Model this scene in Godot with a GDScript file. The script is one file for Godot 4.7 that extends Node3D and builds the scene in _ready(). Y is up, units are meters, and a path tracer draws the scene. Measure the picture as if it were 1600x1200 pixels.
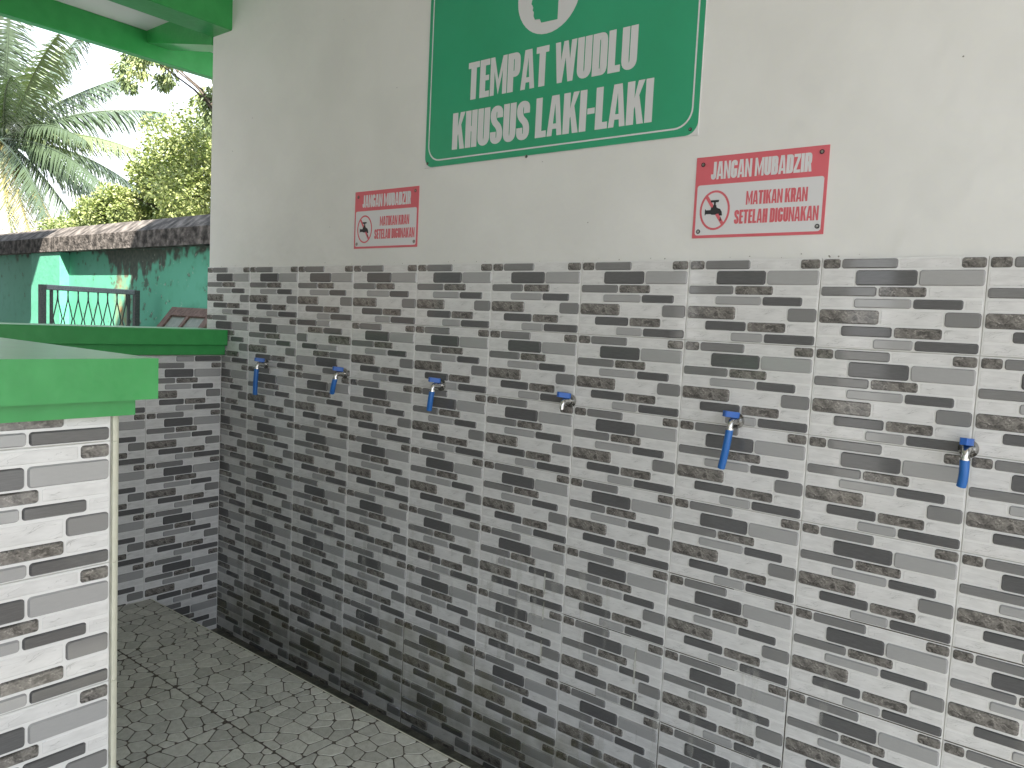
extends Node3D
# Roofed ablution area: a tiled wall with taps and signs, low tiled partitions, a garden fence and trees beyond.
# Floor of the platform is y = 0; the tiled wall is the plane z = 0 and runs along x.

const FY := 1.69                      # height of the top edge of the wall tiles above the platform
const TILE_TOP := 1.694
const TW := 0.40
const TH := 0.25
const EYE := Vector3(3.46222, 1.46778, 2.21465)
const RIGHT := Vector3(0.7831956, 0.0481447, -0.6199087)
const UP := Vector3(-0.0865343, 0.9957350, -0.0319950)
const BACK := Vector3(0.6157243, 0.0787017, 0.7840214)
const FOCAL := 1189.5

var mats := {}
var used := {}
var rng := RandomNumberGenerator.new()

# ------------------------------------------------------------------ mesh building
class MB:
	var v := PackedVector3Array()
	var n := PackedVector3Array()
	var t := PackedVector2Array()
	func tri(a: Vector3, b: Vector3, c: Vector3, ua := Vector2.ZERO, ub := Vector2.ZERO, uc := Vector2.ZERO) -> void:
		var nn := (b - a).cross(c - a)
		if nn.length_squared() < 1e-20:
			return
		nn = nn.normalized()
		trin(a, b, c, nn, nn, nn, ua, ub, uc)
	func trin(a: Vector3, b: Vector3, c: Vector3, na: Vector3, nb: Vector3, nc: Vector3, ua := Vector2.ZERO, ub := Vector2.ZERO, uc := Vector2.ZERO) -> void:
		v.append_array([a, c, b])
		n.append_array([na, nc, nb])
		t.append_array([ua, uc, ub])
	func quad(a: Vector3, b: Vector3, c: Vector3, d: Vector3, ua := Vector2.ZERO, ub := Vector2(1, 0), uc := Vector2(1, 1), ud := Vector2(0, 1)) -> void:
		tri(a, b, c, ua, ub, uc)
		tri(a, c, d, ua, uc, ud)
	func quadn(a: Vector3, b: Vector3, c: Vector3, d: Vector3, na: Vector3, nb: Vector3, nc: Vector3, nd: Vector3) -> void:
		trin(a, b, c, na, nb, nc)
		trin(a, c, d, na, nc, nd)
	func box(lo: Vector3, hi: Vector3) -> void:
		var p := [Vector3(lo.x, lo.y, lo.z), Vector3(hi.x, lo.y, lo.z), Vector3(hi.x, hi.y, lo.z), Vector3(lo.x, hi.y, lo.z),
			Vector3(lo.x, lo.y, hi.z), Vector3(hi.x, lo.y, hi.z), Vector3(hi.x, hi.y, hi.z), Vector3(lo.x, hi.y, hi.z)]
		quad(p[4], p[5], p[6], p[7]); quad(p[1], p[0], p[3], p[2]); quad(p[5], p[1], p[2], p[6])
		quad(p[0], p[4], p[7], p[3]); quad(p[7], p[6], p[2], p[3]); quad(p[0], p[1], p[5], p[4])
	# box with all its edges chamfered by b
	func cbox(lo: Vector3, hi: Vector3, b: float) -> void:
		var c := (lo + hi) * 0.5
		var h := (hi - lo) * 0.5
		for ax in 3:
			for s in [-1.0, 1.0]:
				var f := [Vector2(-1, -1), Vector2(1, -1), Vector2(1, 1), Vector2(-1, 1)]
				var q := []
				for e in f:
					var p := Vector3.ZERO
					p[ax] = s * h[ax]
					p[(ax + 1) % 3] = e.x * (h[(ax + 1) % 3] - b)
					p[(ax + 2) % 3] = e.y * (h[(ax + 2) % 3] - b)
					q.append(c + p)
				if s > 0: quad(q[0], q[1], q[2], q[3])
				else: quad(q[3], q[2], q[1], q[0])
		for ax in 3:                                   # edges along ax
			var a1 := (ax + 1) % 3
			var a2 := (ax + 2) % 3
			for s1 in [-1.0, 1.0]:
				for s2 in [-1.0, 1.0]:
					var p := []
					for e in [[0, -1.0], [0, 1.0], [1, 1.0], [1, -1.0]]:
						var w := Vector3.ZERO
						w[ax] = e[1] * (h[ax] - b)
						w[a1] = s1 * (h[a1] - (b if e[0] == 1 else 0.0))
						w[a2] = s2 * (h[a2] - (b if e[0] == 0 else 0.0))
						p.append(c + w)
					if s1 * s2 > 0: quad(p[3], p[2], p[1], p[0])
					else: quad(p[0], p[1], p[2], p[3])
		for sx in [-1.0, 1.0]:
			for sy in [-1.0, 1.0]:
				for sz in [-1.0, 1.0]:
					var a := c + Vector3(sx * h.x, sy * (h.y - b), sz * (h.z - b))
					var d := c + Vector3(sx * (h.x - b), sy * h.y, sz * (h.z - b))
					var e := c + Vector3(sx * (h.x - b), sy * (h.y - b), sz * h.z)
					if sx * sy * sz > 0: tri(a, d, e)
					else: tri(a, e, d)
	# tube along points with radii, closed ends
	func tube(pts: Array, rad: Array, seg := 8) -> void:
		var rings := []
		var nrm := []
		var side := Vector3.ZERO
		for i in pts.size():
			var a: Vector3 = pts[max(0, i - 1)]
			var b: Vector3 = pts[min(pts.size() - 1, i + 1)]
			var d := (b - a).normalized()
			if side == Vector3.ZERO:
				side = d.cross(Vector3.UP if absf(d.y) < 0.9 else Vector3.RIGHT).normalized()
			side = (side - d * side.dot(d)).normalized()
			var up2 := d.cross(side)
			var ring := []
			var rn := []
			for k in seg:
				var an := TAU * k / seg
				var o := side * cos(an) + up2 * sin(an)
				ring.append((pts[i] as Vector3) + o * float(rad[i]))
				rn.append(o)
			rings.append(ring)
			nrm.append(rn)
		for i in pts.size() - 1:
			for k in seg:
				var k2 := (k + 1) % seg
				quadn(rings[i][k], rings[i][k2], rings[i + 1][k2], rings[i + 1][k], nrm[i][k], nrm[i][k2], nrm[i + 1][k2], nrm[i + 1][k])
		for k in range(1, seg - 1):
			tri(rings[0][0], rings[0][k + 1], rings[0][k])
			var l := pts.size() - 1
			tri(rings[l][0], rings[l][k], rings[l][k + 1])
	# extruded polygon in the xy plane (counter-clockwise), from z0 to z1
	func prism(poly: PackedVector2Array, z0: float, z1: float) -> void:
		var idx := Geometry2D.triangulate_polygon(poly)
		for i in range(0, idx.size(), 3):
			var a := poly[idx[i]]
			var b := poly[idx[i + 1]]
			var c := poly[idx[i + 2]]
			if (b - a).cross(c - a) < 0:
				var s := b
				b = c
				c = s
			tri(Vector3(a.x, a.y, z1), Vector3(b.x, b.y, z1), Vector3(c.x, c.y, z1), a, b, c)
			if z0 < z1:
				tri(Vector3(a.x, a.y, z0), Vector3(c.x, c.y, z0), Vector3(b.x, b.y, z0), a, c, b)
		if z0 < z1:
			for i in poly.size():
				var a := poly[i]
				var b := poly[(i + 1) % poly.size()]
				quad(Vector3(a.x, a.y, z0), Vector3(b.x, b.y, z0), Vector3(b.x, b.y, z1), Vector3(a.x, a.y, z1))
	func add(o: MB, x: Transform3D) -> void:
		v.append_array(x * o.v)
		var bn := Transform3D(x.basis.orthonormalized(), Vector3.ZERO)
		n.append_array(bn * o.n)
		t.append_array(o.t)
	func mesh() -> ArrayMesh:
		var a := []
		a.resize(Mesh.ARRAY_MAX)
		a[Mesh.ARRAY_VERTEX] = v
		a[Mesh.ARRAY_NORMAL] = n
		a[Mesh.ARRAY_TEX_UV] = t
		var m := ArrayMesh.new()
		m.add_surface_from_arrays(Mesh.PRIMITIVE_TRIANGLES, a)
		return m

# ------------------------------------------------------------------ scene helpers
func numbered(called: String) -> String:
	var k: int = used.get(called, 0)
	used[called] = k + 1
	return called if k == 0 else "%s_%03d" % [called, k]

func thing(called: String, label: String, category: String, at := Vector3.ZERO, group := "") -> Node3D:
	var o := Node3D.new()
	o.name = numbered(called)
	add_child(o)
	o.position = at
	o.set_meta("label", label)
	o.set_meta("category", category)
	if group != "":
		o.set_meta("group", group)
	return o

func inst(called: String, m: Mesh, mat: Material, parent: Node) -> MeshInstance3D:
	var o := MeshInstance3D.new()
	o.name = called
	o.mesh = m
	o.material_override = mat
	o.cast_shadow = GeometryInstance3D.SHADOW_CASTING_SETTING_ON
	parent.add_child(o, true)
	return o

func part(called: String, mb: MB, mat: Material, parent: Node) -> MeshInstance3D:
	return inst(called, mb.mesh(), mat, parent)

func structure(called: String, mb: MB, mat: Material) -> MeshInstance3D:
	var o := inst(numbered(called), mb.mesh(), mat, self)
	o.set_meta("kind", "structure")
	return o

func boxmb(lo: Vector3, hi: Vector3, b := 0.0) -> MB:
	var m := MB.new()
	if b > 0: m.cbox(lo, hi, b)
	else: m.box(lo, hi)
	return m

func seen(p: Vector3) -> Vector3:      # where a point stands in the picture: x and y from -1 to 1, z the distance
	var d := p - EYE
	var z := -d.dot(BACK)
	if z < 0.05: return Vector3(9, 9, 99)
	return Vector3(d.dot(RIGHT) * FOCAL / z / 800.0, d.dot(UP) * FOCAL / z / 600.0, z)

func lin(r: float, g: float, b: float) -> Color:
	return Color(r, g, b).linear_to_srgb()

func noise_image(seed_: int, freq: float, size: int, oct := 4, kind := FastNoiseLite.TYPE_SIMPLEX_SMOOTH) -> Image:
	var f := FastNoiseLite.new()
	f.seed = seed_
	f.noise_type = kind
	f.frequency = freq
	f.fractal_octaves = oct
	return f.get_seamless_image(size, size)

# albedo that wanders between two colours, and a bump of the same grain
func mottled(a: Color, b: Color, seed_: int, freq: float, scale: float, rough := 0.8, bump := 0.3, spec := 0.5, oct := 5) -> StandardMaterial3D:
	var im := noise_image(seed_, freq, 256, oct)
	var col := Image.create(256, 256, false, Image.FORMAT_RGB8)
	for y in 256:
		for x in 256:
			var k := im.get_pixel(x, y).r
			col.set_pixel(x, y, a.lerp(b, clampf((k - 0.5) * 1.6 + 0.5, 0, 1)))
	var m := StandardMaterial3D.new()
	m.albedo_texture = ImageTexture.create_from_image(col)
	m.uv1_triplanar = true
	m.uv1_world_triplanar = true
	m.uv1_scale = Vector3.ONE * scale
	m.roughness = rough
	m.metallic_specular = spec
	if bump > 0:
		var nm := noise_image(seed_ + 7, freq * 3.0, 256, 4)
		nm.bump_map_to_normal_map(4.0)
		m.normal_enabled = true
		m.normal_texture = ImageTexture.create_from_image(nm)
		m.normal_scale = bump
	return m

func plain(c: Color, rough := 0.5, metal := 0.0) -> StandardMaterial3D:
	var m := StandardMaterial3D.new()
	m.albedo_color = c
	m.roughness = rough
	m.metallic = metal
	return m

# ------------------------------------------------------------------ the wall tile
# [u0, u1, v0, v1, kind] of each moulded piece of the printed relief tile, in metres from its upper left corner
const PIECES := [
	[0.005, 0.050, 0.005, 0.030, "brown"], [0.055, 0.195, 0.005, 0.030, "mid"], [0.200, 0.338, 0.005, 0.030, "white"], [0.343, 0.396, 0.005, 0.030, "brown"],
	[0.005, 0.088, 0.036, 0.076, "white"], [0.093, 0.244, 0.036, 0.076, "dark"], [0.249, 0.396, 0.036, 0.076, "light"],
	[0.005, 0.148, 0.081, 0.1055, "mid"], [0.154, 0.268, 0.081, 0.1055, "brown"], [0.274, 0.396, 0.081, 0.1055, "white"],
	[0.005, 0.089, 0.1125, 0.1365, "white"], [0.094, 0.235, 0.1125, 0.1365, "light"], [0.240, 0.354, 0.1125, 0.1365, "dark"], [0.359, 0.396, 0.1125, 0.1365, "white"],
	[0.005, 0.159, 0.144, 0.181, "brown"], [0.164, 0.311, 0.144, 0.181, "white"], [0.316, 0.396, 0.144, 0.181, "mid2"],
	[0.005, 0.061, 0.188, 0.2145, "white"], [0.066, 0.194, 0.188, 0.2145, "dark"], [0.200, 0.312, 0.188, 0.2145, "brown"], [0.317, 0.396, 0.188, 0.2145, "white"],
	[0.005, 0.146, 0.221, 0.246, "white"], [0.151, 0.247, 0.221, 0.246, "light"], [0.252, 0.396, 0.221, 0.246, "dark"],
]
const PIECE_NAME := {"brown": "brown_marble_brick", "mid": "grey_brick", "mid2": "grey_brick", "white": "white_marble_brick", "dark": "charcoal_brick", "light": "pale_grey_brick"}
var piece_mb := []
var piece_mesh := []
var tile_mb: MB
var tile_mesh: ArrayMesh

func tile_print() -> ImageTexture:
	var w := 1024
	var h := 640
	var im := Image.create(w, h, false, Image.FORMAT_RGB8)
	var f := FastNoiseLite.new()
	f.noise_type = FastNoiseLite.TYPE_SIMPLEX_SMOOTH
	f.fractal_octaves = 4
	f.frequency = 1.0
	var fv := FastNoiseLite.new()
	fv.noise_type = FastNoiseLite.TYPE_SIMPLEX_SMOOTH
	fv.fractal_octaves = 2
	fv.frequency = 1.0
	im.fill(lin(0.62, 0.62, 0.615))
	for i in PIECES.size():
		var p: Array = PIECES[i]
		var x0 := int((p[0] - 0.0024) / TW * w)
		var x1 := mini(w, int((p[1] + 0.0024) / TW * w))
		var y0 := int((p[2] - 0.0027) / TH * h)
		var y1 := mini(h, int((p[3] + 0.0027) / TH * h))
		var kind: String = p[4]
		for y in range(y0, y1):
			for x in range(x0, x1):
				var u := float(x) / w * TW * 100.0          # centimetres
				var v := float(y) / h * TH * 100.0
				var o := i * 37.0
				var c := Color()
				if kind == "white":
					var wv := f.get_noise_2d(u * 0.12 + o, v * 0.3) * 2.0
					var vein := absf(fv.get_noise_2d(u * 0.05 + v * 0.12 + o, v * 0.36 + u * 0.11 + wv * 0.25))
					var line := clampf(1.0 - vein / 0.030, 0, 1)
					var gate := clampf(f.get_noise_2d(u * 0.09 - o, v * 0.25 + 50.0) * 3.0 + 0.35, 0, 1)
					var cloud := f.get_noise_2d(u * 0.15 + o, v * 0.5 + 9.0)
					var streak := clampf(1.0 - absf(fv.get_noise_2d(u * 0.045 + o * 3.0, v * 0.95 - u * 0.03 + wv * 0.2)) / 0.05, 0, 1)
					var gate2 := clampf(f.get_noise_2d(u * 0.16 + o, v * 0.4 - 20.0) * 3.0 + 0.1, 0, 1)
					var k := 0.655 + cloud * 0.08 - line * gate * 0.34 - streak * gate2 * 0.17
					c = Color(k * 1.005, k, k * 0.99)
				elif kind == "brown":
					var wx := f.get_noise_2d(u * 0.22 + o, v * 0.30) * 1.1
					var a := f.get_noise_2d(u * 0.20 + v * 0.16 + o + wx, v * 0.34 - u * 0.10 + wx)
					var g2 := f.get_noise_2d(u * 1.3 + o, v * 1.5)
					var b := absf(f.get_noise_2d(u * 0.17 + v * 0.24 + o * 2.0 + wx, v * 0.20 - u * 0.15))
					var white := pow(clampf(1.0 - b / 0.07, 0, 1), 2.0) * clampf(a * 2.0 + 0.7, 0, 1)
					var k := clampf(0.152 + a * 0.14 + g2 * 0.05, 0.035, 0.34) + white * 0.22
					c = Color(k * 1.05, k * 0.985, k * 0.91)
				elif kind == "dark":
					var a := f.get_noise_2d(u * 0.25 + o, v * 3.0) * 0.018 + f.get_noise_2d(u * 5.0, v * 7.0 + o) * 0.012
					var k := 0.112 + a
					c = Color(k, k * 0.995, k * 1.01)
				elif kind == "mid" or kind == "mid2":
					var a := f.get_noise_2d(u * 0.2 + o, v * 3.2) * (0.022 if kind == "mid" else 0.006) + f.get_noise_2d(u * 5.0, v * 7.0 + o) * 0.010
					var k := (0.198 if kind == "mid" else 0.212) + a
					c = Color(k, k * 0.995, k * 0.985)
				else:
					var a := f.get_noise_2d(u * 0.3 + o, v * 1.5) * 0.012 + f.get_noise_2d(u * 4.0, v * 5.0 + o) * 0.008
					var k := 0.355 + a
					c = Color(k, k * 1.0, k * 0.995)
				# each brick of the print has a thin dark outline
				if kind != "white" and kind != "light":
					var du := minf(u / 100.0 - p[0], p[1] - u / 100.0)
					var dv := minf(v / 100.0 - p[2], p[3] - v / 100.0)
					if minf(du, dv) < 0.0008:
						c = Color(c.r * 0.66, c.g * 0.66, c.b * 0.66)
				im.set_pixel(x, y, c.linear_to_srgb())
	im.generate_mipmaps()
	return ImageTexture.create_from_image(im)

func make_pieces() -> void:
	for q in PIECES:
		var p := [q[0] - 0.0005, q[1] + 0.0005, q[2] - 0.0008, q[3] + 0.0008, q[4]]
		var m := MB.new()
		var white: bool = p[4] == "white"
		var r := 0.0036 if white else (0.0078 if p[3] - p[2] > 0.03 else 0.0066)
		var b := 0.0018 if white else 0.0031
		var zt := -0.0045 if white else 0.0
		var zb := -0.0056
		var outer := []
		var dirs := []
		for c in 4:
			var cx: float = (p[1] - r) if c == 0 or c == 3 else (p[0] + r)
			var cy: float = (-p[2] - r) if c < 2 else (-p[3] + r)
			for k in 4:
				var an := (c + k / 3.0) * PI / 2
				var d := Vector2(cos(an), sin(an))
				outer.append(Vector2(cx, cy) + d * r)
				dirs.append(d)
		var nn := outer.size()
		var face := Vector3(0, 0, 1)
		var uvf := func(q: Vector2) -> Vector2: return Vector2(q.x / TW, -q.y / TH)
		var hh := zt - zb
		for k in nn:
			var k2 := (k + 1) % nn
			var o1: Vector2 = outer[k]
			var o2: Vector2 = outer[k2]
			var i1: Vector2 = o1 - dirs[k] * b
			var i2: Vector2 = o2 - dirs[k2] * b
			var n1 := Vector3(dirs[k].x * hh, dirs[k].y * hh, b).normalized()
			var n2 := Vector3(dirs[k2].x * hh, dirs[k2].y * hh, b).normalized()
			var a := Vector3(o1.x, o1.y, zb)
			var bb := Vector3(o2.x, o2.y, zb)
			var cc := Vector3(i2.x, i2.y, zt)
			var dd := Vector3(i1.x, i1.y, zt)
			m.trin(a, bb, cc, n1, n2, n2, uvf.call(o1), uvf.call(o2), uvf.call(i2))
			m.trin(a, cc, dd, n1, n2, n1, uvf.call(o1), uvf.call(i2), uvf.call(i1))
			if k > 0 and k < nn - 1:
				var z1: Vector2 = outer[0] - dirs[0] * b
				m.trin(Vector3(z1.x, z1.y, zt), dd, cc, face, face, face, uvf.call(z1), uvf.call(i1), uvf.call(i2))
		piece_mb.append(m)
		piece_mesh.append(m.mesh())
	tile_mb = boxmb(Vector3(0.0011, -TH + 0.0011, -0.009), Vector3(TW - 0.0011, -0.0011, -0.0052), 0.0009)
	tile_mesh = tile_mb.mesh()

# Lays tiles on a face. spots: [column, row, first piece, turned upside down]. frame: a tile's axes and the upper left corner of tile 0, 0.
func lay_tiles(owner_: Node3D, frame: Transform3D, spots: Array, most: int) -> void:
	var order := []
	for s in spots:
		var mid: Vector3 = frame * Vector3(s[0] * TW + TW / 2, -s[1] * TH - TH / 2, 0)
		var q := seen(mid)
		var key := q.z
		if absf(q.x) > 1.15 or absf(q.y) > 1.2: key += 100.0
		order.append([key, s])
	order.sort_custom(func(a, b): return a[0] < b[0])
	var rest := MB.new()
	var made := 0
	for e in order:
		var s: Array = e[1]
		var x := Transform3D(Basis(), Vector3(s[0] * TW, -s[1] * TH, 0))
		if s[3]:
			x = x * Transform3D(Basis(Vector3(0, 0, 1), PI), Vector3(TW, -TH, 0))
		var tilt := Basis(Vector3(1, 0, 0), rng.randf_range(-1, 1) * 0.0016) * Basis(Vector3(0, 1, 0), rng.randf_range(-1, 1) * 0.0016)
		var c := Vector3(TW / 2, -TH / 2, 0)
		x = frame * x * Transform3D(tilt, c - tilt * c)
		var tile: MeshInstance3D
		if s[2] == 0:
			tile = inst("wall_tile", tile_mesh, mats.glaze_white, owner_)
		else:
			var top: float = -PIECES[s[2]][2] + 0.003
			tile = part("wall_tile", boxmb(Vector3(0.0011, -TH + 0.0011, -0.009), Vector3(TW - 0.0011, top, -0.0052), 0.0009), mats.glaze_white, owner_)
		tile.transform = x
		var single: bool = made + 24 <= most and e[0] < 50.0
		for i in range(s[2], PIECES.size()):
			if single:
				inst(PIECE_NAME[PIECES[i][4]], piece_mesh[i], mats.tile_print, tile)
				made += 1
			else:
				rest.add(piece_mb[i], x)
	if rest.v.size() > 0:
		var o := part("mosaic_bricks", rest, mats.tile_print, owner_)
		o.set_meta("kind", "stuff")

# ------------------------------------------------------------------ lettering
const SV := 0.206
const SH := 0.162
func rounded(pts: Array, r: float) -> Array:
	var out := [pts[0]]
	for i in range(1, pts.size() - 1):
		var p: Vector2 = pts[i]
		var a: Vector2 = (pts[i - 1] - p)
		var b: Vector2 = (pts[i + 1] - p)
		var ra := minf(r, a.length() * 0.49)
		var rb := minf(r, b.length() * 0.49)
		var p0 := p + a.normalized() * ra
		var p2 := p + b.normalized() * rb
		for k in 7:
			var t := k / 6.0
			out.append(p0.lerp(p, t).lerp(p.lerp(p2, t), t))
	out.append(pts[-1])
	return out

func glyph(ch: String) -> Dictionary:
	var q := []                       # quads of four points
	var p := []                       # strokes along a line
	var w := 0.44
	var rect := func(x0, y0, x1, y1): return [Vector2(x0, y0), Vector2(x1, y0), Vector2(x1, y1), Vector2(x0, y1)]
	var hs := SV / 2
	var hh := SH / 2
	match ch:
		"T":
			w = 0.42
			q = [rect.call(0, 1 - SH, w, 1), rect.call(w / 2 - hs, 0, w / 2 + hs, 1 - SH)]
		"E":
			w = 0.36
			q = [rect.call(0, 0, SV, 1), rect.call(SV, 1 - SH, w, 1), rect.call(SV, 0.44, w - 0.02, 0.58), rect.call(SV, 0, w, SH)]
		"L":
			w = 0.36
			q = [rect.call(0, 0, SV, 1), rect.call(SV, 0, w, SH)]
		"H":
			q = [rect.call(0, 0, SV, 1), rect.call(w - SV, 0, w, 1), rect.call(SV, 0.43, w - SV, 0.58)]
		"I":
			w = SV
			q = [rect.call(0, 0, SV, 1)]
		"-":
			w = 0.22
			q = [rect.call(0, 0.40, w, 0.54)]
		"M":
			w = 0.60
			q = [rect.call(0, 0, 0.15, 1), rect.call(w - 0.15, 0, w, 1),
				[Vector2(0.15, 1), Vector2(0.15, 0.62), Vector2(w / 2, 0), Vector2(w / 2, 0.40)],
				[Vector2(w - 0.15, 1), Vector2(w / 2, 0.40), Vector2(w / 2, 0), Vector2(w - 0.15, 0.62)]]
		"N":
			w = 0.47
			q = [rect.call(0, 0, 0.155, 1), rect.call(w - 0.155, 0, w, 1), [Vector2(0.155, 1), Vector2(0.155, 0.60), Vector2(w - 0.155, 0), Vector2(w - 0.155, 0.40)]]
		"A":
			w = 0.48
			q = [[Vector2(0, 0), Vector2(0.16, 0), Vector2(w / 2, 0.80), Vector2(w / 2 - 0.12, 1)], [Vector2(w, 0), Vector2(w / 2 + 0.12, 1), Vector2(w / 2, 0.80), Vector2(w - 0.16, 0)],
				[Vector2(w / 2 - 0.12, 1), Vector2(w / 2, 0.80), Vector2(w / 2 + 0.12, 1), Vector2(w / 2, 1)], [Vector2(0.13, 0.17), Vector2(w - 0.13, 0.17), Vector2(w - 0.155, 0.30), Vector2(0.155, 0.30)]]
		"W":
			w = 0.68
			q = [[Vector2(0, 1), Vector2(0.09, 0), Vector2(0.24, 0), Vector2(0.165, 1)], [Vector2(0.115, 0), Vector2(0.25, 0), Vector2(0.40, 1), Vector2(0.27, 1)],
				[Vector2(w - 0.115, 0), Vector2(w - 0.27, 1), Vector2(w - 0.40, 1), Vector2(w - 0.25, 0)], [Vector2(w, 1), Vector2(w - 0.165, 1), Vector2(w - 0.24, 0), Vector2(w - 0.09, 0)]]
		"K":
			w = 0.48
			q = [rect.call(0, 0, SV, 1), [Vector2(SV, 0.36), Vector2(w, 1), Vector2(w - 0.18, 1), Vector2(SV, 0.60)], [Vector2(SV + 0.02, 0.44), Vector2(w - 0.18, 0), Vector2(w, 0), Vector2(SV + 0.13, 0.66)]]
		"Z":
			w = 0.42
			q = [rect.call(0, 1 - SH, w, 1), rect.call(0, 0, w, SH), [Vector2(0, SH), Vector2(0.18, SH), Vector2(w, 1 - SH), Vector2(w - 0.18, 1 - SH)]]
		"P", "R":
			q = [rect.call(0, 0, SV, 1)]
			p = [rounded([Vector2(SV, 1 - hh), Vector2(w - hs, 1 - hh), Vector2(w - hs, 0.46), Vector2(SV, 0.46)], 0.15)]
			if ch == "R":
				q.append([Vector2(w / 2 - 0.02, 0.45), Vector2(w - 0.17, 0), Vector2(w + 0.01, 0), Vector2(w - 0.06, 0.46)])
		"B":
			q = [rect.call(0, 0, SV, 1)]
			p = [rounded([Vector2(SV, 1 - hh), Vector2(w - hs - 0.01, 1 - hh), Vector2(w - hs - 0.01, 0.52), Vector2(SV, 0.52)], 0.14), rounded([Vector2(SV, 0.52), Vector2(w - hs, 0.52), Vector2(w - hs, hh), Vector2(SV, hh)], 0.14)]
		"D":
			q = [rect.call(0, 0, SV, 1)]
			p = [rounded([Vector2(SV, 1 - hh), Vector2(w - hs, 1 - hh), Vector2(w - hs, hh), Vector2(SV, hh)], 0.16)]
		"U":
			p = [rounded([Vector2(hs, 1), Vector2(hs, hh), Vector2(w - hs, hh), Vector2(w - hs, 1)], 0.17)]
		"J":
			w = 0.37
			p = [rounded([Vector2(w - hs, 1), Vector2(w - hs, hh), Vector2(hs, hh), Vector2(hs, 0.30)], 0.15)]
		"S":
			p = [rounded([Vector2(w - hs, 0.68), Vector2(w - hs, 1 - hh), Vector2(hs, 1 - hh), Vector2(hs, 0.60), Vector2(w - hs, 0.42), Vector2(w - hs, hh), Vector2(hs, hh), Vector2(hs, 0.32)], 0.16)]
		"G":
			p = [rounded([Vector2(w - hs, 0.70), Vector2(w - hs, 1 - hh), Vector2(hs, 1 - hh), Vector2(hs, hh), Vector2(w - hs, hh), Vector2(w - hs, 0.40)], 0.16)]
			q = [rect.call(w * 0.50, 0.38, w, 0.53)]
		" ":
			w = 0.15
	return {"w": w, "q": q, "p": p}

# words between x0 and x1, from the base line y0 to y1, on the plane z
func lettering(text: String, x0: float, x1: float, y0: float, y1: float, z: float) -> MB:
	var m := MB.new()
	var total := -0.028
	for ch in text:
		total += glyph(ch).w + 0.028
	var sx := (x1 - x0) / total
	var sy := y1 - y0
	var x := 0.0
	for ch in text:
		var g := glyph(ch)
		var k := 0
		for q in g.q:
			var zz := z + k * 0.00012
			var a := []
			for e in q:
				a.append(Vector3(x0 + (x + e.x) * sx, y0 + e.y * sy, zz))
			m.quad(a[0], a[1], a[2], a[3]) if (a[1] - a[0]).cross(a[2] - a[0]).z > 0 else m.quad(a[3], a[2], a[1], a[0])
			k += 1
		for pl in g.p:
			var zz := z + k * 0.00012
			var prev := []
			for i in pl.size():
				var d: Vector2 = ((pl[mini(i + 1, pl.size() - 1)] as Vector2) - (pl[maxi(i - 1, 0)] as Vector2)).normalized()
				var nn := Vector2(-d.y * SV / 2, d.x * SH / 2)
				var l: Vector2 = pl[i] + nn
				var r: Vector2 = pl[i] - nn
				var cur := [Vector3(x0 + (x + l.x) * sx, y0 + l.y * sy, zz), Vector3(x0 + (x + r.x) * sx, y0 + r.y * sy, zz)]
				if i > 0:
					m.quad(prev[1], cur[1], cur[0], prev[0])
				prev = cur
			k += 1
		x += g.w + 0.028
	return m

func round_rect(x0: float, y0: float, x1: float, y1: float, r: float, seg := 6) -> PackedVector2Array:
	var o := PackedVector2Array()
	for c in 4:
		var cx := (x1 - r) if c == 0 or c == 3 else (x0 + r)
		var cy := (y1 - r) if c < 2 else (y0 + r)
		for k in seg + 1:
			var an := (c + float(k) / seg) * PI / 2
			o.append(Vector2(cx + cos(an) * r, cy + sin(an) * r))
	return o

func outline(poly: PackedVector2Array, inner: PackedVector2Array, z: float) -> MB:
	var m := MB.new()
	for i in poly.size():
		var j := (i + 1) % poly.size()
		m.quad(Vector3(poly[i].x, poly[i].y, z), Vector3(poly[j].x, poly[j].y, z), Vector3(inner[j].x, inner[j].y, z), Vector3(inner[i].x, inner[i].y, z))
	return m

func ring(cx: float, cy: float, rx: float, ry: float, t: float, z: float, seg := 36) -> MB:
	var a := PackedVector2Array()
	var b := PackedVector2Array()
	for k in seg:
		var an := TAU * k / seg
		a.append(Vector2(cx + cos(an) * rx, cy + sin(an) * ry))
		b.append(Vector2(cx + cos(an) * (rx - t), cy + sin(an) * (ry - t)))
	return outline(a, b, z)

func disc(cx: float, cy: float, r: float, z: float, seg := 40) -> MB:
	var a := PackedVector2Array()
	for k in seg:
		a.append(Vector2(cx + cos(TAU * k / seg) * r, cy + sin(TAU * k / seg) * r))
	var m := MB.new()
	m.prism(a, z, z)
	return m

func polymb(pts: Array, z: float) -> MB:
	var m := MB.new()
	m.prism(PackedVector2Array(pts), z, z)
	return m

# ------------------------------------------------------------------
func _ready() -> void:
	rng.seed = 20240611
	set_view_and_light()
	make_materials()
	make_pieces()
	main_wall()
	partitions()
	floor_and_ground()
	roof()
	outside_fence()
	signs()
	taps()
	outside_things()
	plants()

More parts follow.
